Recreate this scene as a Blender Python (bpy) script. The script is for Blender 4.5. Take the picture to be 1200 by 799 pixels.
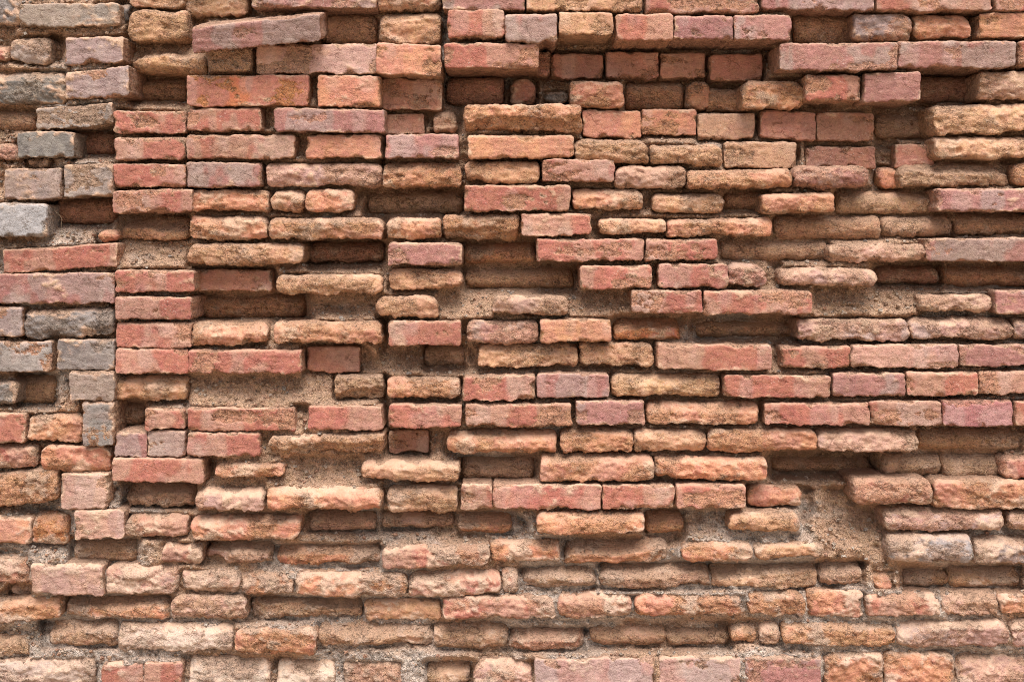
import bpy, math
import numpy as np

for o in list(bpy.data.objects):
    bpy.data.objects.remove(o)
scene = bpy.context.scene
COL = scene.collection

# ------------------------------------------------------------------ camera, sky, sun, exposure
PX = 0.002            # one photograph pixel on the wall plane, in metres
CAMD = 2.7            # camera to wall plane
CAMZ = 1.50           # eye height
HOR = 275.0           # photograph row that lies level with the eye

cam_data = bpy.data.cameras.new("camera")
cam = bpy.data.objects.new("camera", cam_data)
COL.objects.link(cam)
cam.location = (0.0, -CAMD, CAMZ)
cam.rotation_euler = (math.radians(90), 0, 0)
cam_data.sensor_width = 36.0
cam_data.lens = 36.0 * CAMD / (1200 * PX)
cam_data.shift_y = -(399.5 - HOR) / 1200.0
cam_data.clip_start = 0.05
cam_data.clip_end = 500
scene.camera = cam

SUN_EL, SUN_AZ = math.radians(64), math.radians(172)   # azimuth: compass, sun stands behind and a little right of the viewer
world = bpy.data.worlds.new("World")
scene.world = world
world.use_nodes = True
wn, wl = world.node_tree.nodes, world.node_tree.links
wn.clear()
sky = wn.new("ShaderNodeTexSky")
sky.sky_type = 'NISHITA'
sky.sun_disc = False
sky.sun_elevation = SUN_EL
sky.sun_rotation = SUN_AZ
sky.air_density = 1.0
sky.dust_density = 4.0
sky.ozone_density = 1.0
hs = wn.new("ShaderNodeHueSaturation")        # high thin overcast: the blue is mostly gone
hs.inputs["Saturation"].default_value = 0.5
bg = wn.new("ShaderNodeBackground")
bg.inputs["Strength"].default_value = 0.06
wo = wn.new("ShaderNodeOutputWorld")
wl.new(sky.outputs[0], hs.inputs["Color"])
wl.new(hs.outputs[0], bg.inputs["Color"])
wl.new(bg.outputs[0], wo.inputs["Surface"])

sd = bpy.data.lights.new("sun", 'SUN')
sd.energy = 1.9
sd.angle = math.radians(36)
sd.color = (1.0, 0.975, 0.955)
sun = bpy.data.objects.new("sun", sd)
COL.objects.link(sun)
from mathutils import Vector
sun_dir = Vector((math.sin(SUN_AZ) * math.cos(SUN_EL), math.cos(SUN_AZ) * math.cos(SUN_EL), math.sin(SUN_EL)))
sun.rotation_euler = (-sun_dir).to_track_quat('-Z', 'Y').to_euler()
sun.location = sun_dir * 20

vs = scene.view_settings
vs.view_transform = 'Standard'
vs.look = 'None'
vs.exposure = 1.42
scene.cycles.filter_width = 1.0
scene.cycles.use_denoising = True
scene.cycles.denoising_prefilter = 'NONE'    # keeps the fine grain of the clay
scene.cycles.max_bounces = 4
scene.cycles.diffuse_bounces = 4
scene.cycles.use_adaptive_sampling = True
scene.cycles.adaptive_threshold = 0.022
vs.gamma = 1.0

# ------------------------------------------------------------------ helpers
def hash3(ix, iy, iz, seed):
    h = (ix.astype(np.int64) * 374761393 + iy.astype(np.int64) * 668265263 + iz.astype(np.int64) * 1440662683 + seed * 974634777) & 0xFFFFFFFF
    h = ((h ^ (h >> 13)) * 1274126177) & 0xFFFFFFFF
    h = ((h ^ (h >> 16)) * 2246822519) & 0xFFFFFFFF
    return ((h ^ (h >> 15)) & 0xFFFFFF) / float(0x7FFFFF) - 1.0

def noise(x, y, z=0.0, seed=0):
    x = np.asarray(x, float); y = np.asarray(y, float); z = np.asarray(z, float) + np.zeros_like(x)
    y = y + np.zeros_like(x)
    ix, iy, iz = np.floor(x), np.floor(y), np.floor(z)
    fx, fy, fz = x - ix, y - iy, z - iz
    ux, uy, uz = [f * f * f * (f * (f * 6 - 15) + 10) for f in (fx, fy, fz)]
    r = 0.0
    for dz in ((0, 1) if np.any(fz) else (0,)):
        wz = uz if dz else 1 - uz
        for dy in (0, 1):
            wy = uy if dy else 1 - uy
            for dx in (0, 1):
                wx = ux if dx else 1 - ux
                r = r + wx * wy * wz * hash3(ix + dx, iy + dy, iz + dz, seed)
    return r

def fbm(x, y, z=0.0, seed=0, oct=4, gain=0.5):
    r, a, f = 0.0, 1.0, 1.0
    for k in range(oct):
        c, s = math.cos(k * 1.1 + 0.4), math.sin(k * 1.1 + 0.4)
        r = r + a * noise((c * x - s * y) * f, (s * x + c * y) * f, np.asarray(z) * f, seed + 17 * k)
        a *= gain; f *= 2.03
    return r

def facet(x, y, seed=0):
    """Broken flat facets: each cell of a jittered grid carries its own height and tilt."""
    ix, iy = np.floor(x), np.floor(y)
    best = np.full(x.shape, 9.0); val = np.zeros(x.shape)
    zz = np.zeros_like(x)
    for dy in (-1, 0, 1):
        for dx in (-1, 0, 1):
            cx, cy = ix + dx, iy + dy
            sx = cx + 0.5 + 0.45 * hash3(cx, cy, zz, seed); sy = cy + 0.5 + 0.45 * hash3(cx, cy, zz, seed + 1)
            ox, oy = x - sx, y - sy
            q = ox * ox + oy * oy
            v = hash3(cx, cy, zz, seed + 2) + 1.2 * (ox * hash3(cx, cy, zz, seed + 3) + oy * hash3(cx, cy, zz, seed + 4))
            m = q < best
            val = np.where(m, v, val); best = np.where(m, q, best)
    return val

def sstep(a, b, x):
    t = np.clip((x - a) / (b - a), 0, 1)
    return t * t * (3 - 2 * t)

def to_world(px, py, d):
    """Wall point seen at photograph row / column, d metres in front of the wall plane."""
    k = (CAMD - d) / CAMD
    return (px - 600.0) * PX * k, CAMZ + (HOR - py) * PX * k

def mesh_from(name, co, quads, attrs=None, smooth=True):
    me = bpy.data.meshes.new(name)
    n, q = len(co), len(quads)
    me.vertices.add(n)
    me.vertices.foreach_set("co", np.ascontiguousarray(co, dtype=np.float32).ravel())
    me.loops.add(q * 4)
    me.loops.foreach_set("vertex_index", np.ascontiguousarray(quads, dtype=np.int32).ravel())
    me.polygons.add(q)
    me.polygons.foreach_set("loop_start", np.arange(0, q * 4, 4, dtype=np.int32))
    me.polygons.foreach_set("use_smooth", np.full(q, smooth, dtype=bool))
    me.update(calc_edges=True)
    for k, v in (attrs or {}).items():
        a = me.attributes.new(k, 'FLOAT_COLOR', 'POINT')
        a.data.foreach_set("color", np.ascontiguousarray(v, dtype=np.float32).ravel())
    return me

def lin(r, g, b):
    c = np.array([r, g, b]) / 255.0
    return np.where(c <= 0.04045, c / 12.92, ((c + 0.055) / 1.055) ** 2.4)

def link(name, me, mat, parent=None):
    o = bpy.data.objects.new(name, me)
    COL.objects.link(o)
    if mat is not None and len(me.materials) == 0:
        me.materials.append(mat)
    o.parent = parent
    return o

# ------------------------------------------------------------------ materials
def new_mat(name):
    m = bpy.data.materials.new(name)
    m.use_nodes = True
    nt = m.node_tree
    nt.nodes.clear()
    return m, nt

class NT:
    def __init__(s, nt): s.t = nt
    def n(s, kind, **kw):
        x = s.t.nodes.new(kind)
        for k, v in kw.items(): setattr(x, k, v)
        return x
    def put(s, sock, v):
        if isinstance(v, bpy.types.NodeSocket): s.t.links.new(v, sock)
        else: sock.default_value = v
    def math(s, op, a, b=None, c=None, clamp=False):
        x = s.n("ShaderNodeMath", operation=op, use_clamp=clamp)
        s.put(x.inputs[0], a)
        if b is not None: s.put(x.inputs[1], b)
        if c is not None: s.put(x.inputs[2], c)
        return x.outputs[0]
    def ramp(s, v, lo, hi, a=0.0, b=1.0):
        x = s.n("ShaderNodeMapRange", interpolation_type='SMOOTHSTEP')
        s.put(x.inputs[0], v)
        for i, q in enumerate((lo, hi, a, b)): x.inputs[i + 1].default_value = q
        return x.outputs[0]
    def mix(s, f, a, b, mode='MIX'):
        x = s.n("ShaderNodeMix", data_type='RGBA', blend_type=mode)
        s.put(x.inputs[0], f); s.put(x.inputs[6], a); s.put(x.inputs[7], b)
        return x.outputs[2]
    def noise(s, vec, scale, detail=3, rough=0.55, dist=0.0):
        x = s.n("ShaderNodeTexNoise")
        s.put(x.inputs["Vector"], vec)
        x.inputs["Scale"].default_value = scale
        x.inputs["Detail"].default_value = detail
        x.inputs["Roughness"].default_value = rough
        x.inputs["Distortion"].default_value = dist
        return x.outputs[0]
    def vor(s, vec, scale, feature='F1'):
        x = s.n("ShaderNodeTexVoronoi", feature=feature)
        s.put(x.inputs["Vector"], vec)
        x.inputs["Scale"].default_value = scale
        return x.outputs["Distance"]

def col4(c): return (float(c[0]), float(c[1]), float(c[2]), 1.0)

DUST = lin(208, 171, 144)
LIME = lin(214, 198, 184)

def masonry_material(name, mortar=False):
    m, nt = new_mat(name)
    g = NT(nt)
    geo = g.n("ShaderNodeNewGeometry")
    info = g.n("ShaderNodeObjectInfo")
    off = g.math('MULTIPLY', info.outputs["Random"], 37.0)
    vadd = g.n("ShaderNodeVectorMath", operation='ADD')
    g.put(vadd.inputs[0], geo.outputs["Position"])
    comb = g.n("ShaderNodeCombineXYZ")
    for i in range(3): g.put(comb.inputs[i], off)
    g.put(vadd.inputs[1], comb.outputs[0])
    P = vadd.outputs[0]
    st = g.n("ShaderNodeVectorMath", operation='MULTIPLY')     # bedding direction: grain runs along the course
    g.put(st.inputs[0], P); st.inputs[1].default_value = (0.75, 1.0, 1.2)
    S = st.outputs[0]
    skin = g.n("ShaderNodeAttribute", attribute_name="skin")
    raw = g.n("ShaderNodeAttribute", attribute_name="raw")
    n_big = g.noise(S, 28, 3, 0.6)
    n_mid = g.noise(S, 95, 3, 0.62)
    n_fin = g.noise(P, 420, 3, 0.65)
    n_grit = g.noise(P, 1100, 2, 0.6)
    # skin or raw body
    w = g.math('ADD', raw.outputs["Alpha"], g.math('MULTIPLY', g.math('SUBTRACT', n_mid, 0.5), 0.9))
    w = g.ramp(w, 0.30, 0.70)
    c = g.mix(w, skin.outputs["Color"], raw.outputs["Color"])
    # mottling
    v = g.math('ADD', g.math('MULTIPLY', n_big, 0.35), g.math('MULTIPLY', n_mid, 0.65))
    v = g.math('ADD', v, g.math('MULTIPLY', n_fin, 1.0))
    v = g.math('ADD', g.math('MULTIPLY', g.math('SUBTRACT', v, 1.0), g.math('ADD', 1.25, g.math('MULTIPLY', w, 0.75))), 1.0)
    hsv = g.n("ShaderNodeHueSaturation")
    g.put(hsv.inputs["Value"], v)
    g.put(hsv.inputs["Hue"], g.math('ADD', 0.5, g.math('MULTIPLY', g.math('SUBTRACT', g.noise(P, 60, 2), 0.5), 0.035)))
    hsv.inputs["Saturation"].default_value = 0.97
    g.put(hsv.inputs["Color"], c)
    c = hsv.outputs[0]
    # soot and damp running down over several courses
    stv = g.n("ShaderNodeVectorMath", operation='MULTIPLY')
    g.put(stv.inputs[0], geo.outputs["Position"]); stv.inputs[1].default_value = (4.5, 4.5, 1.6)
    stn = g.ramp(g.noise(stv.outputs[0], 1.0, 3, 0.6), 0.38, 0.66)
    c = g.mix(g.math('MULTIPLY', stn, 0.24), c, g.mix(1.0, c, (0.62, 0.58, 0.56, 1), 'MULTIPLY'))
    # lime bloom and pale specks
    sp = g.ramp(g.noise(P, 230, 2, 0.7), 0.60, 0.74)
    sp = g.math('MULTIPLY', sp, g.ramp(g.noise(P, 17, 2), 0.42, 0.72, 0.1, 0.62))
    c = g.mix(sp, c, col4(LIME))
    # dark pits, soot specks and hairline cracks
    pit = g.ramp(g.noise(S, 170, 2, 0.62, 0.6), 0.33, 0.40, 1.0, 0.0)
    pit = g.math('MULTIPLY', pit, g.ramp(g.noise(P, 38, 2), 0.38, 0.56, 0.22, 1.0))
    wob = g.n("ShaderNodeVectorMath", operation='ADD')
    cw = g.n("ShaderNodeCombineXYZ")
    g.put(cw.inputs[0], g.math('MULTIPLY', n_mid, 0.03)); g.put(cw.inputs[2], g.math('MULTIPLY', n_mid, -0.02))
    g.put(wob.inputs[0], S); g.put(wob.inputs[1], cw.outputs[0])
    ck = g.ramp(g.vor(wob.outputs[0], 46, 'DISTANCE_TO_EDGE'), 0.012, 0.045, 1.0, 0.0)
    ck = g.math('MULTIPLY', ck, g.ramp(g.noise(P, 21, 2), 0.50, 0.60))
    pit = g.math('MULTIPLY', pit, g.math('ADD', 0.7, g.math('MULTIPLY', w, 0.3)))
    pit = g.math('MAXIMUM', pit, g.math('MULTIPLY', ck, 0.9))
    c = g.mix(g.math('MULTIPLY', pit, 0.38 if mortar else 0.72), c, g.mix(1.0, c, (0.34, 0.27, 0.22, 1), 'MULTIPLY'))
    # small pale grains
    gr_ = g.ramp(g.noise(P, 190, 3, 0.6), 0.60, 0.66)
    c = g.mix(g.math('MULTIPLY', gr_, g.math('ADD', 0.15, g.math('MULTIPLY', w, 0.3))), c, g.mix(0.55, c, col4(LIME)))
    # settled dust on whatever faces upwards
    sep = g.n("ShaderNodeSeparateXYZ")
    g.put(sep.inputs[0], geo.outputs["Normal"])
    up = g.math('ADD', sep.outputs[2], g.math('MULTIPLY', g.math('SUBTRACT', n_mid, 0.5), 0.9))
    dus = g.math('MULTIPLY', g.ramp(g.math('ADD', up, g.math('MULTIPLY', g.math('SUBTRACT', n_fin, 0.5), 1.2)), 0.2, 0.85), 0.75)
    dus = g.math('MULTIPLY', dus, skin.outputs["Alpha"])
    dcol = g.mix(n_big, col4(DUST * 0.86), col4(DUST * 1.08))
    dcol = g.mix(g.math('MULTIPLY', g.ramp(n_fin, 0.35, 0.65), 0.5), dcol, g.mix(1.0, dcol, (0.68, 0.64, 0.60, 1), 'MULTIPLY'))
    c = g.mix(dus, c, dcol)
    bs = g.n("ShaderNodeBsdfPrincipled")
    g.put(bs.inputs["Base Color"], c)
    bs.inputs["Roughness"].default_value = 0.92
    bs.inputs["Specular IOR Level"].default_value = 0.25
    # fine relief
    h = g.math('ADD', g.math('MULTIPLY', n_mid, 1.0), g.math('MULTIPLY', n_fin, 0.6))
    h = g.math('ADD', h, g.math('MULTIPLY', n_grit, 0.16))
    h = g.math('SUBTRACT', h, g.math('MULTIPLY', pit, 0.7))
    h = g.math('ADD', h, g.math('MULTIPLY', gr_, 0.25))
    if mortar:
        h = g.math('ADD', h, g.math('MULTIPLY', g.math('SUBTRACT', 0.5, g.vor(P, 260)), 0.6))
    b = g.n("ShaderNodeBump")
    if mortar: b.inputs["Strength"].default_value = 1.0
    else: g.put(b.inputs["Strength"], g.math('ADD', 0.36, g.math('MULTIPLY', w, 0.62)))
    b.inputs["Distance"].default_value = 0.010 if mortar else 0.0105
    g.put(b.inputs["Height"], h)
    g.put(bs.inputs["Normal"], b.outputs[0])
    out = g.n("ShaderNodeOutputMaterial")
    nt.links.new(bs.outputs[0], out.inputs["Surface"])
    return m

M_BRICK = masonry_material("old_brick")
M_MORTAR = masonry_material("earth_mortar", True)

# ------------------------------------------------------------------ survey of the wall: every brick
# left right top bottom (photograph pixels)  shape  depth (cm before the wall plane)  colour  [drop from left end to right end]
# shapes: C crisp  W worn  E worn to a lip with a sloping top  R rubbed back and rounded  U undercut
SURVEY_PIER = """
-30 24 -8 28 W 0 g
22 139 4 31 C 1 q -1
139 150 2 24 W -2 g
11 58 43 74 W 0 q 2
59 70 46 70 R -2 b
76 145 43 74 C 1.5 h -1
-30 8 50 72 W 0 r
-30 77 84 121 W 0 g
76 151 81 115 C 1.5 h -7
42 132 123 149 C 1.5 q -8
-30 40 128 152 R -1.5 b
20 86 154 184 C 2 g
83 133 151 181 R -3.5 k
-30 20 168 190 W 0 p
32 57 185 195 W -0.5 d
5 72 197 234 C 1 q
74 132 192 230 C 1.5 q -2
-30 54 238 277 C 2.5 n
64 132 231 262 R -3.5 k
114 137 269 286 W -1 o
3 137 289 316 C 0.5 r -8
-30 134 320 356 C 0.5 p -2
-30 26 359 394 C 0.5 h
27 132 362 396 W 0.5 g -4
-30 60 400 436 C 0.5 h
68 133 398 434 C 1 g
-30 20 445 474 W 0 g
22 64 440 475 R -3 b
82 133 435 470 C 2 q
-30 29 484 519 C 0.5 r
32 97 485 519 W 0 o
96 133 470 523 C 2 h
-30 42 521 548 W 0 r
47 128 523 554 W 0.5 o 3
-30 66 553 592 W 0.5 o -10
71 126 555 597 C 1.5 d
-30 36 605 637 C -0.5 o 2
36 78 603 638 W -0.5 a
87 145 597 631 C 1.5 d
84 160 632 660 R -1.5 b
-30 33 652 684 W 0.5 r
36 120 661 697 C 2 d 2
12 34 685 699 W -3 o
-30 70 702 730 W 0 o -8
50 137 728 759 E 0 b
-30 33 745 770 W -1 b
-30 110 772 803 W -0.5 w -4
"""
SURVEY_WALL = """
152 215 -16 9 W -2 y
215 290 -12 18 W -3.5 y
150 218 11 48 W -1 y
147 240 53 84 E -0.5 y 6
155 216 90 118 R -6 y
133 217 130 156 C 0 r
133 216 161 187 C 0.6 r
132 217 192 218 C 0.2 r
132 225 222 249 C 0.4 r -2
138 221 252 281 E -1.5 y
134 228 317 342 C 0.4 r
228 319 316 341 C -5 k
135 224 348 374 C 0.8 r
135 224 378 408 C 0.3 r
135 220 408 437 C 0.5 r
135 218 441 470 W -0.5 y
140 168 474 500 R -4 b
169 216 479 503 C 0.3 r
134 172 506 535 C 0 p
172 217 505 535 C 0.2 p
131 238 537 565 C 0.8 r 2
145 228 567 593 E -1.5 d
296 441 -22 9 C 0.5 p
442 516 -16 12 W -0.5 o
376 441 14 50 R -3 y
444 516 14 50 W -1 y
300 441 51 86 C -0.3 d
441 517 51 88 C 1.5 o 3
219 362 88 124 C 0.3 a -1
372 445 88 125 C 0.4 o 1
447 518 92 129 C -4 k 1
219 306 126 153 C 0 r
321 450 127 155 C 1.2 p 2
450 497 133 157 C -6 k
507 535 128 156 W -3 b
218 345 158 185 C 0.3 r
358 447 158 185 C 0.2 o
451 537 157 185 C 0.6 p
219 305 190 219 C 0.2 p
311 447 191 218 W 0.3 d
449 540 190 219 W 0.4 o
223 315 222 248 W 0.2 o
317 356 221 248 W 0.3 o
358 414 221 248 W 0.2 o
430 542 223 250 R -5 b
221 312 253 281 W 0.2 o
314 448 255 280 W 1.4 o
453 516 255 280 W 1.4 o
520 609 252 280 U 0 o
219 355 285 312 W 0.4 y
361 448 284 307 R -5 k
455 541 284 311 C 1.2 p
543 628 284 308 R -4.5 o
323 447 322 344 W 1.8 y
456 541 315 340 W 0.5 y
545 673 313 338 R -5.5 y
233 358 345 373 R -6.5 o
440 513 347 373 W 1.2 y
577 665 346 369 W 1.4 d
223 312 379 404 W 1.6 o
320 447 377 402 W 2.2 o
455 540 376 405 C 0.5 r
547 630 376 403 W 0.3 p
220 353 410 438 C 0.8 r
360 422 406 436 C -3.5 k
497 545 405 431 R -5 b
560 678 403 430 W -1 y
392 449 440 467 U -0.8 b
453 539 443 468 W 0.3 o
542 627 440 469 C 0.4 r -2
220 345 478 505 C 0.5 r
361 448 476 504 C 1 r
455 541 474 501 C 0.6 r
545 670 473 500 C 0.3 r
219 304 507 535 C 0.6 r
315 449 509 533 U 2 y -5
455 502 504 530 C -6 k
524 653 506 532 W 0.3 o
251 333 543 561 W 1.4 o
423 538 542 564 W 1.6 y 3
540 626 535 562 R -3 b
228 309 574 599 W 2 d
312 446 573 600 W 3 o
453 536 571 600 W 0.3 y
540 577 567 598 C 0 r
578 705 568 596 C 0.5 r
145 219 603 631 W 0 r
223 351 606 633 W 0.8 o
362 440 600 622 R -2.2 d
447 530 600 620 R -2.2 d
536 600 603 626 R -1.8 o
188 236 637 661 W 0.2 r
237 316 636 661 E 0 d
322 444 640 665 E -0.2 o
447 573 641 666 W 0.6 r
575 656 634 660 W -0.3 o
124 209 663 696 W 0.2 d
212 281 667 695 W 0.2 d
282 343 671 696 W 0 o
345 477 672 699 W 0.6 o
478 586 670 699 W 0.2 r -2
589 607 665 695 W -0.8 r
612 699 667 691 E 0 b
73 199 699 725 E -0.5 o
200 288 698 726 W 0.2 d
291 423 701 727 E -1.2 b 1
426 516 702 727 W -1.5 y
519 651 700 725 W 0.6 r
138 272 732 763 W 0.2 w 2
275 369 738 768 W 1 o
371 506 733 759 E 0.2 b
508 596 729 762 R -1 b
597 686 738 763 E -0.5 r
118 167 776 815 C 0 r
169 213 776 815 C 0 r
220 315 771 812 W 0.2 w
325 393 773 812 W -1 w
402 470 776 812 W 0 d
500 551 776 804 R -1 b
555 624 775 815 W 0.2 d
626 767 772 815 C 0.5 s
519 615 -22 12 C 1 p
617 754 -22 12 C 1 y
757 890 -22 15 C 1 r
893 1025 -22 12 C 1 p
1028 1163 -22 13 C 1 r
1167 1230 -22 12 C 1 r
525 591 11 44 C 1.5 r
592 653 16 48 C 2.5 p
655 719 14 41 C 2.5 y
722 789 16 47 C 2.5 r
791 859 18 45 C 2.5 p
860 928 17 47 C 2.5 p
931 1000 14 50 R -3 y
1001 1069 16 47 W 0.5 h
1073 1140 15 44 W 0.3 o
1148 1230 15 44 C 0.3 o
521 631 50 80 C 1.5 r
628 645 60 90 C -10 k
647 707 63 91 C -9.5 k
710 772 61 92 C -9.5 k
774 827 62 90 C -9.5 k
832 893 63 94 C -9 k
914 1052 50 82 C 2.5 p -1
1053 1191 48 79 C 1.5 p
1194 1230 48 78 C 1 r
523 590 88 122 R -6 k
598 628 93 122 W -7 k
638 666 107 121 W -6 g
668 731 94 126 W -2 o 2
733 802 95 128 R -7 o
805 832 95 128 W -6 o
828 870 102 131 W -6 o
870 943 94 127 W -1 o
945 1010 88 117 C 1.2 r
1013 1079 85 119 C 1.6 p -2
1080 1146 87 119 R -5 k
1148 1230 83 116 W 0.3 d
543 682 122 153 U 2 o
683 751 129 161 C -5 o 2
752 816 128 158 C -5 o
818 884 132 164 C -5.5 b
891 956 130 164 C -5 k 2
958 1025 132 165 C -5 k -1
1027 1090 131 162 R -6.5 b
1096 1230 121 156 W 0.5 y -4
548 673 158 185 C 0.8 o
674 761 163 191 W 0.4 y 1
762 848 170 193 W 0.6 y
849 934 166 196 C -4 b
945 1026 172 197 C -6 k
1050 1095 169 195 C -6 k
1097 1230 160 186 W 0.4 y
545 632 188 214 W 0.2 y
636 720 187 213 C 0.6 r
721 805 194 221 W 0.6 d
806 930 198 221 W 1.6 o -3
931 1020 194 221 W 2.2 p
1030 1056 195 220 W -4 o
1058 1188 190 217 E -0.6 b
1189 1230 190 218 W -0.5 o
544 668 217 247 C 0.7 r
671 754 221 245 W 0.5 o
765 849 227 249 W 0 y
850 900 223 246 R -3 y
894 980 226 250 W 2 o -3
981 1099 222 250 R -2.5 b
1100 1230 221 248 C 0.7 p
611 693 250 276 C 0.7 r
702 780 256 275 W 1 y
782 906 256 277 W 1.2 o -3
909 1034 252 281 R -1.8 y
1035 1117 252 278 R -1.8 b
1119 1230 250 274 R -2 y
629 755 280 306 C 0.8 r
757 841 280 305 C 0.7 r
845 970 281 305 R -2 b
972 1085 286 306 W 1 d
1086 1230 279 306 C 0.7 p
680 764 311 338 C 0.8 r
772 853 309 336 C 0.8 r
854 899 309 337 W 0.7 p 1
915 1028 314 334 W 2 d
1028 1102 312 332 R -5 k
1109 1230 312 336 R -3.5 o
740 823 340 367 C 1.2 r
825 952 340 368 C 1.2 r
1078 1163 345 366 W 0.4 d
1167 1230 340 368 C 0.4 p
633 716 374 401 C 0.4 o
720 800 374 399 E -0.3 a
815 934 377 396 R -4.5 y
936 1066 374 400 W 0.6 s
1067 1188 372 399 W 0.6 s
1190 1230 373 399 W 0.6 p
680 766 402 430 W -1 y
771 904 404 433 C 0.8 r 2
916 997 406 431 C 0.4 r
998 1124 404 431 C 0.6 d
1126 1230 404 429 C 0.6 p
630 714 438 466 C 0.4 p
717 845 439 464 W 0.2 y
849 974 440 466 C 0.6 r 1
977 1062 437 465 C 0.5 p
1063 1147 436 464 C 0.5 r
1148 1230 435 462 C 0.4 r
675 756 470 498 C 0.5 p
759 889 472 497 W 0.4 o
896 1019 472 498 C 0.5 r
1020 1104 470 498 C 0.5 r
1105 1188 469 499 C 0.6 m
1190 1230 470 498 C 0.4 r
657 742 503 532 W 0.3 o
743 829 504 530 W 0.2 y
830 958 503 530 W 0.5 o 1
959 1077 504 529 W 0.6 d
1076 1197 504 529 R -2 y
633 767 534 564 W 0.6 o 1
768 899 536 563 W 0.6 o 1
905 1022 536 554 R -8.5 y
1035 1105 532 558 R -3 b
1106 1174 532 560 R -2.5 b
1176 1230 535 561 W -0.8 r
706 790 569 596 C 0.6 r
792 875 568 595 C 0.6 r
877 940 569 593 W -2 o
1003 1094 562 592 W 1.5 r
1096 1230 563 597 W 0.8 o 2
629 755 602 626 W 2 o
757 802 601 626 R -1.5 o
855 938 602 624 W 1.5 y
1037 1176 597 622 W 0.6 s
1182 1230 600 622 W 0.2 d
663 785 634 661 E 0 o -4
800 882 636 659 W 0.6 o
884 965 637 656 W 0.8 y
1041 1140 627 661 W 1.2 z
1144 1230 632 661 W 0.8 h
703 835 662 690 E 0 d
836 961 661 690 E -0.4 b
964 1012 660 686 E -0.5 d
1023 1046 669 689 W -1 o
1058 1113 665 688 R -2.5 y
1113 1197 664 690 R -2 y
653 741 697 725 W 0.6 r
745 869 697 723 W 0.4 o
878 945 694 721 W 0.1 o
947 1012 692 723 W -0.3 o
1016 1103 697 723 W 0.8 r
1105 1170 695 720 W 0.1 d
1172 1230 697 721 W 0.1 o
692 780 733 758 R -1.8 b
781 856 735 758 R -2 b
857 887 733 753 W -1 o
890 915 730 757 W -0.8 d
917 1051 731 757 W 0.6 o
1053 1184 727 759 W 0.7 s
1186 1230 727 759 W 0.4 s
773 868 770 815 C 0.5 s
873 963 770 815 C 0.5 p
967 1035 766 812 W 0.5 o
1037 1119 766 812 W 0.4 o
1121 1230 768 806 W -0.5 d
"""
# mortar and rubble filling: left right top bottom, depth at its top and at its bottom (cm)
FILLS = """
447 454 88 530 -8 -8
135 139 120 200 -5 -5
138 220 283 316 -4 -0.4
222 395 438 477 -3 0.3
346 361 475 505 -3 -2
666 740 338 374 -5 0
953 1077 336 374 -3.8 0
450 500 402 440 -7 -3
450 548 425 441 -4 -1
515 578 340 375 -4 -0.8
332 425 536 573 -3.4 0.2
503 525 504 540 -7 -3
225 252 538 574 -5 -1.5
803 856 597 636 -4 -0.5
903 1030 530 574 -11 -5
925 1044 572 664 -7 0.4
975 1058 655 694 -1.5 -0.5
300 536 618 642 -4 -0.6
145 240 592 606 -2 -1
232 300 58 90 1.0 1.2
152 218 112 130 -4 -0.5
230 320 343 348 -7 -6.5
225 400 370 380 -6.5 -2
318 447 356 377 -5 -1.5
20 150 31 43 -1 -0.5
-30 45 122 130 -1 -0.8
0 76 74 85 -0.8 -0.5
60 137 261 290 -5 -0.6
0 68 277 291 -3 -0.5
0 110 472 486 -1.2 -0.5
60 82 438 484 -2.5 -1
22 100 636 662 -1.5 -0.3
160 190 631 664 -0.8 -0.4
210 246 632 668 -0.3 -0.2
70 130 685 700 -3 -1.5
35 150 758 775 -1.2 -0.5
393 560 760 777 -1.0 -0.4
470 502 764 805 -1.2 -0.8
390 402 740 805 -2 -1.5
597 692 722 738 -2 -0.5
600 700 762 773 -0.8 -0.3
690 920 757 771 -1.5 -0.4
835 965 650 662 -2 -0.6
700 880 688 697 -0.8 -0.3
966 1060 640 660 -2.2 -1
1036 1110 655 668 -2 -2.5
"""

PAL = {  # skin, second skin tone, raw body (sRGB of the surface colour), dustiness
    'r': ((168, 106, 88), (172, 127, 107), (196, 142, 112), 0.8),
    'p': ((160, 112, 102), (158, 128, 118), (190, 140, 117), 0.8),
    'm': ((154, 98, 97), (164, 112, 108), (182, 120, 104), 0.6),
    'o': ((193, 134, 101), (186, 127, 101), (198, 143, 105), 0.8),
    'a': ((194, 116, 80), (178, 116, 96), (200, 132, 86), 0.6),
    'y': ((198, 150, 114), (192, 143, 112), (202, 154, 117), 0.85),
    'd': ((190, 148, 127), (180, 141, 126), (196, 152, 124), 0.95),
    'b': ((192, 150, 119), (186, 142, 114), (196, 154, 121), 0.9),
    's': ((182, 140, 128), (175, 147, 138), (194, 150, 126), 0.95),
    'g': ((134, 125, 118), (120, 112, 107), (150, 134, 121), 0.6),
    'h': ((146, 125, 118), (134, 121, 116), (184, 138, 110), 0.7),
    'q': ((158, 138, 125), (145, 130, 121), (176, 144, 120), 0.8),
    'n': ((180, 174, 169), (158, 153, 150), (172, 163, 155), 0.5),
    'z': ((160, 149, 146), (148, 141, 141), (186, 156, 138), 0.8),
    'w': ((198, 174, 156), (190, 164, 146), (194, 162, 140), 1.0),
    'k': ((174, 120, 97), (166, 117, 97), (182, 130, 102), 0.6),
}

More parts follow.
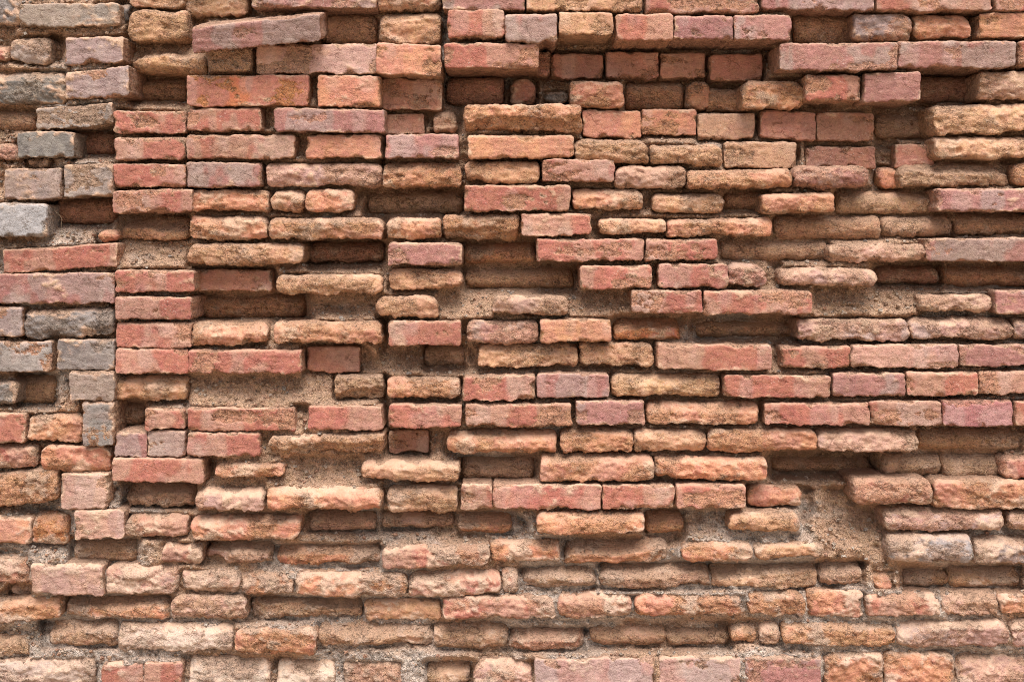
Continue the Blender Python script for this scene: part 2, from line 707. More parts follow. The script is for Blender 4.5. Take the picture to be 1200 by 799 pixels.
def parse(txt):
    out = []
    for ln in txt.strip().splitlines():
        f = ln.split()
        out.append(dict(x0=float(f[0]), x1=float(f[1]), y0=float(f[2]), y1=float(f[3]), t=f[4], d=float(f[5]) / 100.0 * ((1.35 if f[4] != 'C' else 0.85) if float(f[5]) < -1.4 else 1.0) + {'C': 0.008 if float(f[5]) > -1 else 0.0, 'W': 0.0, 'E': 0.0, 'R': -0.010, 'U': 0.0}[f[4]],
                        c=f[6], tilt=float(f[7]) if len(f) > 7 else 0.0))
    return out

RECEDE = {'C': 0.004, 'W': 0.020, 'E': 0.062, 'R': 0.022, 'U': 0.022}

def lines(n_len, r, pitch):
    n = max(4, int(round((n_len - 2 * r) / pitch)))
    mid = np.linspace(r, n_len - r, n + 1)
    return np.concatenate([[0, 0.12 * r, 0.42 * r], mid, [n_len - 0.42 * r, n_len - 0.12 * r, n_len]])

def brick_arrays(b, seed, pitch=0.0034, back=0.17):
    """Front of the brick as a displaced grid, its four sides drawn back into the wall."""
    rng = np.random.RandomState(seed)
    t, d = b['t'], b['d']
    xl, zt = to_world(b['x0'], b['y0'], d)
    xr, zb = to_world(b['x1'], b['y1'], d)
    W, H = xr - xl, zt - zb
    cx, cz = (xl + xr) / 2, (zt + zb) / 2
    rad = {'C': 0.0028, 'W': 0.0055, 'E': 0.005, 'R': 0.010, 'U': 0.005}[t] * rng.uniform(0.8, 1.25)
    rad = min(rad, 0.3 * H, 0.3 * W)
    gu, gv = lines(W, rad, pitch), lines(H, rad, pitch)
    nu, nv = len(gu), len(gv)
    U, V = np.meshgrid(gu, gv)                     # V from the top down
    s1 = seed * 3.17
    small = W < 0.075
    # ragged outline
    rag = {'C': 0.0022, 'W': 0.0026, 'E': 0.0030, 'R': 0.0022, 'U': 0.0036}[t]
    rt, rb, rs = rag * 0.65, rag * rng.uniform(0.8, 1.5), rag * 0.8
    et = fbm(gu * 24, s1, seed=3, oct=5, gain=0.75) * rt
    eb = fbm(gu * 24, s1 + 40, seed=4, oct=5, gain=0.78) * rb
    if t in 'EUW':      # long uneven bites out of the lower arris
        eb = eb + sstep(0.1, 0.45, noise(gu * 10, s1 + 60, seed=8) + 0.15 * noise(gu * 70, s1, seed=9)) * 0.006 * rng.uniform(0.2, 1.0)
    el = fbm(gv * 30, s1 + 80, seed=5, oct=4, gain=0.6) * rs
    er = fbm(gv * 30, s1 + 120, seed=6, oct=4, gain=0.6) * rs
    rc = {'C': 0.0065, 'W': 0.012, 'E': 0.016, 'R': 0.014, 'U': 0.010}[t] * rng.uniform(0.6, 1.4, 4)
    if t == 'E': rc = np.array([rng.uniform(0.008, 0.03), rng.uniform(0.008, 0.03), 0.006, 0.006])
    if t == 'W': rc[:2] *= rng.uniform(0.8, 2.0, 2)
    if small: rc = rc * 1.2
    rc = np.minimum(rc, 0.45 * min(W, H))
    def corner(q, r):
        k = np.clip(1 - q / r, 0, 1)
        return r * (1 - np.sqrt(np.clip(1 - k * k, 0, 1)))
    et = et - corner(gu, rc[0]) * 0.9 - corner(W - gu, rc[1]) * 0.9
    eb = eb + corner(gu, rc[2]) * 0.9 + corner(W - gu, rc[3]) * 0.9
    fv = V / H
    fu = U / W
    Z = H / 2 - V + et[None, :] * (1 - fv) + eb[None, :] * fv
    X = U - W / 2 + el[:, None] * (1 - fu) + er[:, None] * fu
    Z = Z - (fu - 0.5) * b['tilt'] * PX
    wx, wz = X + cx, Z + cz
    # distance to the arrises
    eT, eB, eS = V, H - V, np.minimum(U, W - U)
    e = np.minimum(np.minimum(eT, eB), eS)
    def rnd(q, r):
        k = np.clip(1 - q / r, 0, 1)
        return r * (1 - np.sqrt(np.clip(1 - k * k, 0, 1)))
    rtop = min(rad * rng.uniform(1.5, 3.2), 0.4 * H)
    dep = -np.maximum(np.maximum(rnd(eT, rtop), rnd(eB, rad)), rnd(eS, rad * 1.2))
    wear = np.zeros_like(U)
    nb = fbm(wx * 16, wz * 20, s1, seed=11, oct=3)
    nm = fbm(wx * 55, wz * 85, s1, seed=12, oct=4, gain=0.58)
    rough = {'C': 0.0009, 'W': 0.0018, 'E': 0.0022, 'R': 0.0020, 'U': 0.0022}[t]
    dep = dep + nm * rough
    ja, jb = 0.35 * nm, 0.35 * nb          # facet borders wander
    fc = facet(wx * 34 + s1 + ja, wz * 52 + jb, seed + 7) * 0.6 + facet(wx * 80 + s1 - ja, wz * 105 + jb, seed + 19) * 0.4
    # out-of-true face
    dep = dep + (fu - 0.5) * rng.uniform(-1, 1) * 0.006 + (fv - 0.5) * rng.uniform(-1, 1) * 0.004
    if t == 'C':
        fl = noise(wx * 15 + s1, wz * 26, seed=14) + 0.30 * nm
        thr = b.get('thr', rng.uniform(0.30, 0.85))
        flake = sstep(thr, thr + 0.07, fl)
        dep = dep - flake * (rng.uniform(0.0015, 0.0042) - fc * 0.0018)
        if rng.rand() < 0.5:                      # wire-cut drag lines
            dep = dep + noise(wx * 14 + s1, wz * 260, seed=18) * 0.0006
        chip = np.clip(noise(wx * 42, wz * 42 + s1, seed=15) * 0.9 + 0.35 * nm - 0.06 - e / 0.012, 0, 1)
        dep = dep - chip * 0.014
        wear = np.clip(flake * 0.9 + chip * 6, 0, 1)
        lamin = 0.0
    else:
        # broken, stepped layers following the bed
        lay = fbm(wx * 13 + s1, wz * 34, seed=16, oct=3)
        stp = np.floor(lay * 3.0 + 0.5) / 3.0
        soft = lay + (stp - lay) * 0.75
        amp = {'W': 0.0042, 'E': 0.0050, 'R': 0.0030, 'U': 0.0055}[t]
        dep = dep + soft * amp * 0.4 + fc * {'W': 0.0036, 'E': 0.0030, 'R': 0.0016, 'U': 0.0038}[t]
        chip = np.clip(noise(wx * 26, wz * 26 + s1, seed=15) + 0.35 * nm - 0.15 - e / 0.016, 0, 1)
        dep = dep - chip * 0.016
        base = {'W': 0.50, 'E': 0.75, 'R': 0.85, 'U': 0.7}[t]
        wear = np.clip(base + nb * 0.5 + chip * 4, 0, 1)
    if t == 'W':
        kk = np.clip(1 - fv / (0.42 + 0.2 * noise(gu * 9, s1 + 3, seed=24)[None, :]), 0, 1)
        dep = dep - kk ** 1.1 * rng.uniform(0.0, 0.022)
    if t == 'E':
        lipv = 0.48 + 0.18 * noise(gu * 9, s1 + 7, seed=21) + 0.07 * noise(gu * 30, s1 + 9, seed=22)
        k = np.clip(1 - fv / lipv[None, :], 0, 1)
        dep = dep - (k ** 0.85) * 0.052 * rng.uniform(0.75, 1.1)
        dep = dep - np.clip(noise(gu * 9, s1 + 17, seed=23), 0, 1)[None, :] * 0.018
        dep = dep + np.clip(k * 6, 0, 1) * (fc * 0.0022 + nm * 0.0016)
        el_, er_ = 0.02 + 0.06 * rng.rand(), 0.02 + 0.06 * rng.rand()
        endk = np.maximum(np.clip(1 - U / el_, 0, 1) * rng.uniform(0.3, 1), np.clip(1 - (W - U) / er_, 0, 1) * rng.uniform(0.3, 1))
        dep = dep - endk ** 1.6 * 0.034
        wear = np.where(k > 0.02, 1.0, wear)
    if t in 'EW':                                 # worn back underneath too: a wedge with its rim at mid-height
        l2 = 0.68 + 0.2 * noise(gu * 8, s1 + 27, seed=27) + 0.06 * noise(gu * 33, s1 + 29, seed=28)
        k2 = np.clip((fv - l2[None, :]) / (1 - l2[None, :]), 0, 1)
        dep = dep - k2 ** 1.1 * (rng.uniform(0.0, 0.012) if t == 'E' else rng.uniform(0.0, 0.009))
    if t == 'R':
        k = np.abs(fv - rng.uniform(0.5, 0.68)) * 2
        dep = dep - np.clip(k, 0, 1.2) ** 2 * 0.018
    if t == 'U':
        lipv = 0.55 + 0.20 * noise(gu * 10, s1 + 7, seed=21) + 0.08 * noise(gu * 28, s1 + 9, seed=22)
        k = np.clip((fv - lipv[None, :]) / (1 - lipv[None, :]), 0, 1)
        dep = dep - sstep(0, 0.35, k) * 0.006 - k * 0.016
        wear = np.clip(wear + (k > 0.02) * 0.4, 0, 1)
    lowz = float(sstep(1.05, 0.62, np.array(cz)))
    smear = noise(wx * 17 - s1, wz * 22, seed=26) * (0.5 if t == 'C' else 0.8) + 0.4 * nm + 0.55 * np.exp(-np.minimum(eT * 0.7, np.minimum(eB * 1.6, eS)) / 0.006) - (0.58 if t == 'C' else 0.48) + 0.28 * lowz + (0.12 if cx < -0.93 else 0)
    smear = sstep(0.0, 0.30, smear)
    dep = dep + smear * 0.0012 * (1 + 0.6 * nm)
    Y = -(d + dep)
    b['surf'] = (gu / W, gv / H, d + dep)
    # sides
    per = np.concatenate([np.arange(nu), np.arange(1, nv) * nu + nu - 1,
                          (nv - 1) * nu + np.arange(nu - 2, -1, -1), np.arange(nv - 2, 0, -1) * nu])
    co = np.stack([wx.ravel(), Y.ravel(), wz.ravel()], 1)
    P0 = co[per]
    cen = np.array([cx, 0, cz])
    rings = [P0]
    steps = [0.005, 0.014, 0.028, 0.05, 0.085, back] if pitch < 0.006 else [0.02, back]
    for st in steps:
        q = P0.copy()
        q[:, 1] = P0[:, 1] + st * (1 - 0.0) 
        nn = fbm((P0[:, 0] + P0[:, 2]) * 40, st * 40 + s1, seed=31, oct=3) * 0.0018
        v = q - cen; v[:, 1] = 0
        v[:, 0] /= max(W, 1e-3); v[:, 2] /= max(H, 1e-3)
        v /= np.maximum(np.linalg.norm(v, axis=1, keepdims=True), 1e-6)
        q += v * nn[:, None]
        if st == back: q[:, 1] = max(P0[:, 1].max() + 0.01, -d + back)
        rings.append(q)
    A = np.arange(nu * nv).reshape(nv, nu)
    quads = [np.stack([A[:-1, :-1], A[1:, :-1], A[1:, 1:], A[:-1, 1:]], -1).reshape(-1, 4)]
    m = len(per)
    prev = per
    n0 = nu * nv
    for k in range(len(steps)):
        cur = n0 + k * m + np.arange(m)
        quads.append(np.stack([prev, np.roll(prev, -1), np.roll(cur, -1), cur], 1))
        prev = cur
    co = np.concatenate([co] + rings[1:])
    quads = np.concatenate(quads)
    # colours
    sk1, sk2, rw, du = PAL[b['c']]
    sk1, sk2, rw = lin(*sk1), lin(*sk2), lin(*rw)
    jit = rng.uniform(0.9, 1.1) * (1 + rng.uniform(-0.03, 0.03, 3))
    sk1, sk2, rw = sk1 * jit, sk2 * jit, rw * (1 + (jit - 1) * 0.6)
    band = sstep(-0.02, 0.26, noise(co[:, 0] * 17 + s1, co[:, 2] * 7, seed=41) + 0.35 * noise(co[:, 0] * 60, co[:, 2] * 40, seed=42) + rng.uniform(-0.25, 0.25))
    pale = sstep(0.25, 0.7, noise(co[:, 0] * 24 + s1, co[:, 2] * 14 + 5, seed=43)) * (0.18 if t == 'C' else 0.10)
    skin = sk1[None] * (1 - band[:, None]) + sk2[None] * band[:, None]
    skin = skin * (1 - pale[:, None]) + LIME[None] * 0.85 * pale[:, None]
    wv = np.concatenate([wear.ravel()] + [np.full(m, 0.8)] * len(steps))
    rawc = np.repeat(rw[None], len(co), 0)
    sm = np.concatenate([smear.ravel()] + [np.full(m, 0.35)] * len(steps))[:, None] * 0.85
    mcol = (lin(198, 162, 134) * (1 - 0.6 * lowz) + lin(200, 174, 154) * 0.6 * lowz)[None]
    skin = skin * (1 - sm) + mcol * sm
    rawc = rawc * (1 - sm) + mcol * sm
    skin = np.concatenate([skin, np.full((len(co), 1), du * rng.uniform(0.75, 1.0))], 1)
    rawc = np.concatenate([rawc, wv[:, None]], 1)
    origin = np.array([cx, -d, cz])
    return co, quads, skin, rawc, origin

def build_brick(name, b, seed, parent, **kw):
    co, q, s, r, org = brick_arrays(b, seed, **kw)
    me = mesh_from(name, co - org, q, {'skin': s, 'raw': r})
    o = link(name, me, M_BRICK, parent)
    o.location = org
    return o

# ------------------------------------------------------------------ setting: ground
def ground_material():
    m, nt = new_mat("trodden_earth")
    g = NT(nt)
    geo = g.n("ShaderNodeNewGeometry")
    P = geo.outputs["Position"]
    c = g.mix(g.ramp(g.noise(P, 1.5, 5, 0.65), 0.35, 0.65), col4(lin(150, 128, 106)), col4(lin(184, 160, 134)))
    c = g.mix(g.ramp(g.noise(P, 90, 4, 0.7), 0.5, 0.7), c, col4(lin(120, 108, 96)))
    bs = g.n("ShaderNodeBsdfPrincipled")
    g.put(bs.inputs["Base Color"], c)
    bs.inputs["Roughness"].default_value = 0.95
    b = g.n("ShaderNodeBump")
    b.inputs["Distance"].default_value = 0.01
    g.put(b.inputs["Height"], g.noise(P, 60, 5, 0.7))
    g.put(bs.inputs["Normal"], b.outputs[0])
    out = g.n("ShaderNodeOutputMaterial")
    nt.links.new(bs.outputs[0], out.inputs["Surface"])
    return m

gx = np.concatenate([np.linspace(-120, -8, 20), np.linspace(-7, 7, 60), np.linspace(8, 120, 20)])
gy = np.concatenate([np.linspace(-120, -8, 20), np.linspace(-7, 0.2, 40), np.linspace(1, 60, 10)])
GX, GY = np.meshgrid(gx, gy)
GZ = fbm(GX * 0.8, GY * 0.8, seed=90, oct=4) * 0.015 * (np.abs(GX) < 8)
I = np.arange(GX.size).reshape(GX.shape)
me = mesh_from("ground", np.stack([GX, GY, GZ], -1).reshape(-1, 3),
               np.stack([I[:-1, :-1], I[:-1, 1:], I[1:, 1:], I[1:, :-1]], -1).reshape(-1, 4))
gr = link("ground", me, ground_material())
gr["kind"] = "structure"

# ------------------------------------------------------------------ the two things: old wall and the greyer masonry at its left end
def thing(name, label, cat, loc):
    o = bpy.data.objects.new(name, None)
    COL.objects.link(o)
    o.location = loc
    o.empty_display_size = 0.2
    o["label"] = label
    o["category"] = cat
    return o

def adopt(o, parent):
    """Parent keeping the place: the parents are only moved, never turned."""
    o.parent = parent
    o.location = o.location - parent.location

wall = thing("brick_wall", "weathered red and orange brick wall with eroded recessed patches right of the straight joint", "wall", (0.2, 0, 0))
wall["kind"] = "thing"
pier = thing("brick_pier", "strip of greyer uneven brick masonry at the left edge, beside the straight vertical joint", "pier", (-1.07, 0, 0))

P_B, W_B = parse(SURVEY_PIER), parse(SURVEY_WALL)
for b in P_B:
    if b['d'] > 0: b['d'] *= 0.6
seed = 100
for lst, root in ((P_B, pier), (W_B, wall)):
    for b in lst:
        seed += 1
        small = (b['x1'] - b['x0']) < 36 and b['x0'] > 0 and b['x1'] < 1200
        o = build_brick("brick_fragment" if small else "brick", b, seed, None)
        adopt(o, root)
        if (b['x0'], b['y0']) == (96, 470):
            o["label"] = "smooth grey pink brick set upright on its end"

# ------------------------------------------------------------------ mortar bed behind and between the bricks
def fill(a):
    a = a.copy()
    for _ in range(400):
        nanm = np.isnan(a)
        if not nanm.any(): break
        p = np.pad(a, 1, constant_values=np.nan)
        st = np.stack([p[:-2, 1:-1], p[2:, 1:-1], p[1:-1, :-2], p[1:-1, 2:]])
        ok = ~np.isnan(st)
        s = np.where(ok, st, 0).sum(0); c = ok.sum(0)
        new = nanm & (c > 0)
        a[new] = s[new] / c[new]
    return a

def minf(a, n):
    for _ in range(n):
        p = np.pad(a, 1, mode='edge')
        a = np.minimum.reduce([p[1:-1, 1:-1], p[:-2, 1:-1], p[2:, 1:-1], p[1:-1, :-2], p[1:-1, 2:]])
    return a

def blur(a, n):
    for _ in range(n):
        p = np.pad(a, 1, mode='edge')
        a = (p[1:-1, 1:-1] * 2 + p[:-2, 1:-1] + p[2:, 1:-1] + p[1:-1, :-2] + p[1:-1, 2:]) / 6
    return a

G = 2.0
X0, Y0, X1, Y1 = -40, -30, 1240, 830
cxs, cys = np.arange(X0, X1 + G, G), np.arange(Y0, Y1 + G, G)
PXX, PYY = np.meshgrid(cxs, cys)
face = np.full(PXX.shape, np.nan)
plane = np.full(PXX.shape, np.nan)
cap = np.full(PXX.shape, 1.0)
softm = np.full(PXX.shape, np.nan)
for b in P_B + W_B:
    fu_ = (PXX - b['x0']) / (b['x1'] - b['x0'])
    fv_ = (PYY - b['tilt'] * (fu_ - 0.5) - b['y0']) / (b['y1'] - b['y0'])
    ins = (fu_ >= 0) & (fu_ <= 1) & (fv_ >= 0) & (fv_ <= 1)
    ul, vl, sf = b['surf']
    iu = np.clip(np.searchsorted(ul, fu_[ins]), 1, len(ul) - 2); iv = np.clip(np.searchsorted(vl, fv_[ins]), 1, len(vl) - 2)
    dd = sf[iv, iu]
    face[ins] = dd
    plane[ins] = b['d'] - {'C': 0.0, 'W': 0.018, 'E': 0.034, 'R': 0.012, 'U': 0.018}[b['t']]
    softm[ins] = {'C': 0.0, 'W': 0.45, 'E': 1.0, 'R': 1.0, 'U': 0.7}[b['t']] if b['c'] != 'k' else 0.2
    e_ = np.minimum(np.minimum(fu_, 1 - fu_) * (b['x1'] - b['x0']), np.minimum(fv_, 1 - fv_) * (b['y1'] - b['y0']))[ins]
    cap[ins] = dd - 0.004 - np.clip(e_ - 2, 0, 8) * 0.0025
isb = ~np.isnan(face)

low = sstep(560, 660, PYY)
lefty = 1 - sstep(125, 150, PXX)
top = (1 - sstep(80, 130, PYY)) * sstep(500, 540, PXX)
sandy = np.exp(-((PXX - 340) / 150) ** 2 - ((PYY - 520) / 120) ** 2) + np.exp(-((PXX - 960) / 120) ** 2 - ((PYY - 620) / 70) ** 2) + 0.8 * np.exp(-((PXX - 1000) / 130) ** 2 - ((PYY - 310) / 70) ** 2) + 0.5 * np.exp(-((PXX - 600) / 120) ** 2 - ((PYY - 340) / 60) ** 2)
sandy = np.clip(sandy, 0, 1)
soft = blur(fill(softm), 6)
sandy = np.maximum(sandy, soft * 0.95)
rec = 0.056 - 0.050 * np.maximum(low, 0.9 * sandy) - 0.022 * lefty * (1 - low) * (1 - sandy) + 0.018 * top
rec = rec + 0.012 * noise(PXX / 37, PYY / 23, seed=51) + 0.006 * noise(PXX / 9, PYY / 9, seed=52)
low0 = sstep(560, 660, PYY)
plane = np.where(isb, plane + 0.85 * low0 * np.clip(np.where(isb, face, 0) - plane, 0, 0.03), np.nan)
J = minf(fill(plane), 1) - np.clip(rec, 0.002, 0.08)
filled = np.zeros_like(J, bool)
for ln in FILLS.strip().splitlines():
    x0, x1, y0, y1, da, db = map(float, ln.split())
    ins = (PXX >= x0) & (PXX <= x1) & (PYY >= y0) & (PYY <= y1) & ~isb
    f = np.clip((PYY - y0) / (y1 - y0), 0, 1)
    J[ins] = ((da * (1.35 if da < -1.4 else 1.0) + (db - da * (1.35 if da < -1.4 else 1.0)) * f ** 1.2) / 100.0)[ins]
    filled |= ins
# crumbled mortar lying on the top of each brick, sloping back under the one above
dm = np.where(isb, face, np.nan)
slope = 1.7 + 1.0 * noise(PXX / 31, PYY / 17, seed=53) - 0.8 * np.maximum(low, sandy)
start = 0.002 + 0.05 * np.clip(noise(PXX / 47, PYY / 15, seed=54) + 0.08 - 0.5 * np.maximum(low, sandy) - 0.2 * lefty, 0, 1)
prev = np.full(PXX.shape[1], -0.2)
for r_ in range(PXX.shape[0] - 1, -1, -1):
    cand = prev - slope[r_] * G * PX
    J[r_] = np.where(isb[r_], J[r_], np.maximum(J[r_], cand))
    prev = np.where(isb[r_], face[r_] - start[r_], np.where(filled[r_], J[r_], cand))
J = np.minimum(J, cap)
J = np.maximum(J, -0.17)
# nothing in the bed stands in front of a recessed brick's own face
for _ in range(40):
    p = np.pad(J, 1, mode='edge')
    mn = np.minimum.reduce([p[:-2, 1:-1], p[2:, 1:-1], p[1:-1, :-2], p[1:-1, 2:]])
    J = np.minimum(J, mn + 4.5 * G * PX)
J = blur(J, 1)

def sample(a, px, py):
    fx = np.clip((px - X0) / G, 0, a.shape[1] - 1.001); fy = np.clip((py - Y0) / G, 0, a.shape[0] - 1.001)
    ix, iy = fx.astype(int), fy.astype(int)
    tx, ty = fx - ix, fy - iy
    return (a[iy, ix] * (1 - tx) + a[iy, ix + 1] * tx) * (1 - ty) + (a[iy + 1, ix] * (1 - tx) + a[iy + 1, ix + 1] * tx) * ty

FX0, FX1, FY0, FY1 = -26, 1226, -18, 812        # surveyed part; beyond it the wall runs on
WX0, WX1, WZ1 = -2.5, 2.5, 2.75                 # whole wall
pitch = 1.75
mx = np.arange(FX0, FX1 + pitch, pitch)
my = np.arange(FY0, FY1 + pitch, pitch)
MX, MY = np.meshgrid(mx, my)
D = sample(J, MX, MY)
wx, wz = (MX - 600) * PX, CAMZ + (HOR - MY) * PX
lump = fbm(wx * 45, wz * 55, seed=61, oct=5, gain=0.6)
D = D + lump * 0.0045
D = D + facet(wx * 60 + 0.4 * lump, wz * 75, 77) * 0.0026 + facet(wx * 130, wz * 140 + 0.4 * lump, 78) * 0.0016
crk = np.abs(noise(wx * 19 + 0.3 * lump, wz * 26, seed=67))
D = D - np.clip(1 - crk / 0.05, 0, 1) * 0.006
peb = np.clip(noise(wx * 95, wz * 95, seed=62) - 0.35, 0, 1)
D = D + peb * 0.010 * (0.35 + 0.65 * sample(low + lefty * 0.8, MX, MY).clip(0, 1))
k = (CAMD - D) / CAMD
co = np.stack([(MX - 600) * PX * k, -D, CAMZ + (HOR - MY) * PX * k], -1).reshape(-1, 3)
I = np.arange(MX.size).reshape(MX.shape)
quads = np.stack([I[:-1, :-1], I[1:, :-1], I[1:, 1:], I[:-1, 1:]], -1).reshape(-1, 4)
cem = sstep(0.05, 0.55, fbm(wx * 6, wz * 9, seed=63, oct=4) * 0.8 + 0.75 * sample(low, MX, MY) + 0.45 * sample(lefty, MX, MY) - 0.30 + 0.25 * sample(top, MX, MY) - 0.8 * np.exp(-((MX - 985) / 70) ** 2 - ((MY - 615) / 55) ** 2))
earth = lin(212, 170, 137)[None] * (1 + 0.10 * fbm(wx * 8, wz * 8, seed=64, oct=3).reshape(-1, 1))
cement = lin(218, 199, 183)[None] * (1 + 0.12 * fbm(wx * 30, wz * 30, seed=65, oct=3).reshape(-1, 1))
cm = cem.reshape(-1, 1)
mc = earth * (1 - cm) + cement * cm
gritty = sstep(0.15, 0.6, noise(wx * 120, wz * 120, seed=66)).reshape(-1, 1)
sk = np.concatenate([mc, np.full((len(mc), 1), 0.75)], 1)
rw_ = np.concatenate([mc * (1 - 0.22 * gritty), np.full((len(mc), 1), 0.5)], 1)
ispier = np.where(MY < 600, MX < 135, MX < 100)

def sub_mesh(name, sel, parent):
    used = np.zeros(len(co), bool); used[quads[sel].ravel()] = True
    idx = np.cumsum(used) - 1
    me = mesh_from(name, co[used] - np.array(parent.location), idx[quads[sel]], {'skin': sk[used], 'raw': rw_[used]})
    o = link(name, me, M_MORTAR)
    o.parent = parent
    return o
qp = ispier.ravel()[quads[:, 0]]
sub_mesh("mortar", ~qp, wall)
sub_mesh("mortar", qp, pier)

# ------------------------------------------------------------------ crumbs of mortar and brick caught on the bed
def crumbs(root, sel, count, sd):
    rng = np.random.RandomState(sd)
    P3 = co.reshape(MX.shape + (3,))
    gz = np.zeros_like(D); gz[1:] = D[1:] - D[:-1]          # ledges: the bed comes forward going down
    wgt = np.clip(gz / (pitch * PX), 0, 1.6) + 0.10 + 0.5 * sample(low, MX, MY) + 0.4 * sample(lefty, MX, MY)
    wgt = wgt * sel * (sample(isb.astype(float), MX, MY) < 0.3)
    cdf = np.cumsum(wgt.ravel()); cdf /= cdf[-1]
    pick = np.searchsorted(cdf, rng.rand(count))
    base = P3.reshape(-1, 3)[pick]
    r = 0.0012 + 0.0042 * rng.rand(count) ** 3.5
    base = base + rng.uniform(-1, 1, (count, 3)) * 0.0015 - np.array([0, 1, 0]) * (r * 0.35)[:, None]
    v0 = np.array([[x, y, z] for z in (-1, 1) for y in (-1, 1) for x in (-1, 1)], float) * 0.72
    q0 = np.array([[0, 2, 3, 1], [4, 5, 7, 6], [0, 1, 5, 4], [2, 6, 7, 3], [0, 4, 6, 2], [1, 3, 7, 5]])
    v = v0[None] * (1 + rng.uniform(-0.45, 0.45, (count, 8, 3)))
    a = rng.uniform(0, 6.28, count); ca, sa = np.cos(a), np.sin(a)
    b2 = rng.uniform(0, 6.28, count); cb, sb = np.cos(b2), np.sin(b2)
    x, y, z = v[..., 0], v[..., 1], v[..., 2]
    x, z = ca[:, None] * x - sa[:, None] * z, sa[:, None] * x + ca[:, None] * z
    y, z = cb[:, None] * y - sb[:, None] * z, sb[:, None] * y + cb[:, None] * z
    v = np.stack([x, y, z * 0.8], -1) * r[:, None, None] + base[:, None, :]
    q = q0[None] + (np.arange(count) * 8)[:, None, None]
    cols = np.array([lin(206, 186, 166), lin(200, 166, 138), lin(186, 140, 114), lin(168, 156, 146), lin(208, 194, 178), lin(140, 128, 118)])
    cc = np.repeat(cols[rng.choice(6, count, p=[.30, .40, .13, .08, .07, .02])], 8, 0)
    at = np.concatenate([cc, np.full((len(cc), 1), 0.4)], 1)
    me = mesh_from("mortar_crumbs", v.reshape(-1, 3) - np.array(root.location), q.reshape(-1, 4), {'skin': at, 'raw': at}, smooth=False)
    o = link("mortar_crumbs", me, M_MORTAR)
    o.parent = root
    o["kind"] = "stuff"
crumbs(wall, ~ispier, 5200, 8)
crumbs(pier, ispier, 2200, 9)

# ------------------------------------------------------------------ dry roots hanging out of the joints
def root_fibre(px, py, d, length, sd):
    rng = np.random.RandomState(sd)
    n, r = 14, 0.0011
    x, z = to_world(px, py, d)
    p = np.array([x, -d + 0.012, z]); a = rng.uniform(-0.6, 0.6); pts = [p.copy()]
    for i in range(n - 1):
        a += rng.uniform(-0.45, 0.45)
        fwd = -0.9 if i < 3 else 0.25
        p = p + np.array([math.sin(a), fwd * 0.6, -abs(math.cos(a))]) * length / n
        pts.append(p.copy())
    pts = np.array(pts)
    ang = np.arange(5) * 2 * math.pi / 5
    rr = r * np.linspace(1, 0.35, n)
    ring = np.stack([np.cos(ang), np.sin(ang), 0 * ang], 1)
    cc = (pts[:, None, :] + ring[None] * rr[:, None, None]).reshape(-1, 3)
    A = np.arange(n * 5).reshape(n, 5)
    q = np.stack([A[:-1], np.roll(A[:-1], -1, 1), np.roll(A[1:], -1, 1), A[1:]], -1).reshape(-1, 4)
    at = np.concatenate([np.repeat(lin(176, 154, 126)[None], len(cc), 0), np.full((len(cc), 1), 0.4)], 1)
    me = mesh_from("dry_root", cc - np.array(wall.location), q, {'skin': at, 'raw': at})
    o = link("dry_root", me, M_MORTAR)
    o.parent = wall
for i, (a_, b_, c_, l_) in enumerate(((165, 714, 0.0, 0.035), (420, 722, -0.005, 0.05), (908, 700, 0.0, 0.05), (512, 618, -0.03, 0.05), (700, 668, 0.0, 0.04),
                                      (252, 196, 0.0, 0.05), (258, 194, 0.0, 0.035), (1010, 700, 0.0, 0.03), (596, 690, 0.0, 0.05), (61, 245, 0.0, 0.06))):
    root_fibre(a_, b_, c_, l_, 300 + i)

# ------------------------------------------------------------------ loose brick lying askew near the top
lb = dict(x0=225, x1=375, y0=24.5, y1=55, t='C', d=0.065, c='p', tilt=-15, thr=0.95)
o = build_brick("loose_brick", lb, 4713, None, back=0.13)
o.rotation_euler = (math.radians(15), 0, 0)
o["label"] = "loose greyish pink brick jutting out askew near the top left"
o["category"] = "brick"

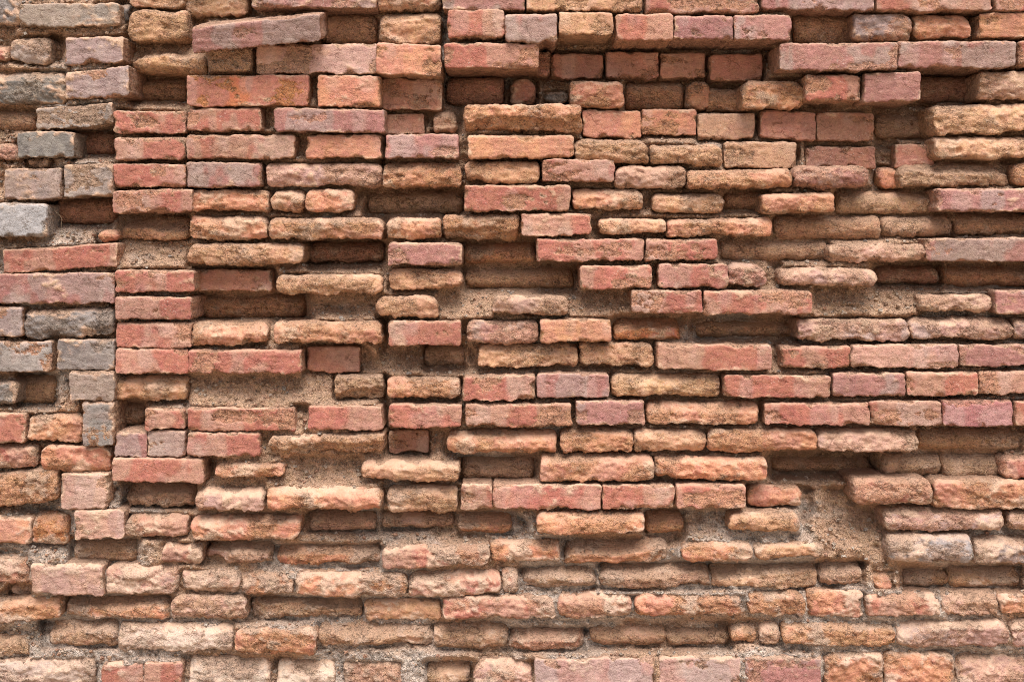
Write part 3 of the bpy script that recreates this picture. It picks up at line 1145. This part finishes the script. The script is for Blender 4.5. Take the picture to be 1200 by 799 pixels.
# ------------------------------------------------------------------ the wall beyond the frame, in plain courses
parts = [[], [], [], []]
nvert = 0
rng = np.random.RandomState(5)
x_in0, _z = to_world(FX0 - 4, 0, 0); x_in1, _z = to_world(FX1 + 4, 0, 0)
_x, z_in0 = to_world(0, 815, 0); _x, z_in1 = to_world(0, -22, 0)
course = 0.0625
zc = 0.03
row = 0
while zc < WZ1 - 0.03:
    x = WX0 + rng.uniform(0, 0.12)
    while x < WX1 - 0.05:
        w = rng.choice([0.165, 0.255, 0.25, 0.17])
        w = min(w, WX1 - x)
        segs = [(x, x + w)]
        z0, z1 = zc - 0.026, zc + 0.026
        if z1 > z_in0 and z0 < z_in1:
            segs = []
            if x < x_in0: segs.append((x, min(x + w, x_in0)))
            if x + w > x_in1: segs.append((max(x, x_in1), x + w))
        for a, c_ in segs:
            if c_ - a < 0.03: continue
            b = dict(x0=600 + a / PX, x1=600 + c_ / PX, y0=HOR - (z1 - CAMZ) / PX, y1=HOR - (z0 - CAMZ) / PX,
                     t='CWCW'[rng.randint(4)], d=rng.uniform(-0.006, 0.008), c='rropdydo'[rng.randint(8)], tilt=rng.uniform(-1, 1))
            c4, q4, s4, r4, org = brick_arrays(b, 5000 + len(parts[0]), pitch=0.011, back=0.06)
            parts[0].append(c4); parts[1].append(q4 + nvert); parts[2].append(s4); parts[3].append(r4)
            nvert += len(c4)
        x += w + 0.010
    zc += course
    row += 1
me = mesh_from("outer_brickwork", np.concatenate(parts[0]) - np.array(wall.location), np.concatenate(parts[1]),
               {'skin': np.concatenate(parts[2]), 'raw': np.concatenate(parts[3])})
o = link("outer_brickwork", me, M_BRICK)
o.parent = wall
o["kind"] = "stuff"

# mortar beyond the frame and the body of the wall, as one block with a shallow rough front behind the bricks
def core():
    xs = np.linspace(WX0, WX1, 160); zs = np.linspace(0.0, WZ1, 90)
    XX, ZZ = np.meshgrid(xs, zs)
    inside = (XX > x_in0 + 0.02) & (XX < x_in1 - 0.02) & (ZZ > z_in0 + 0.02) & (ZZ < z_in1 - 0.02)
    YY = np.where(inside, 0.26, 0.016 + 0.006 * fbm(XX * 12, ZZ * 12, seed=71, oct=3))
    I = np.arange(XX.size).reshape(XX.shape)
    q = np.stack([I[:-1, :-1], I[:-1, 1:], I[1:, 1:], I[1:, :-1]], -1).reshape(-1, 4)
    c = np.stack([XX, YY, ZZ], -1).reshape(-1, 3)
    n = len(c)
    bk = np.array([[WX0, 0.45, 0], [WX1, 0.45, 0], [WX1, 0.45, WZ1], [WX0, 0.45, WZ1]])
    f = [I[0, 0], I[0, -1], I[-1, -1], I[-1, 0]]
    side = [[f[(i + 1) % 4], f[i], n + i, n + (i + 1) % 4] for i in range(4)] + [[n + 3, n + 2, n + 1, n]]
    c = np.concatenate([c, bk]); q = np.concatenate([q, np.array(side)])
    m_ = np.repeat(lin(190, 160, 128)[None], len(c), 0)
    at = np.concatenate([m_, np.full((len(c), 1), 0.5)], 1)
    me = mesh_from("wall_core", c - np.array(wall.location), q, {'skin': at, 'raw': at}, smooth=False)
    o = link("wall_core", me, M_MORTAR)
    o.parent = wall
core()
print("bricks", len(P_B), len(W_B))
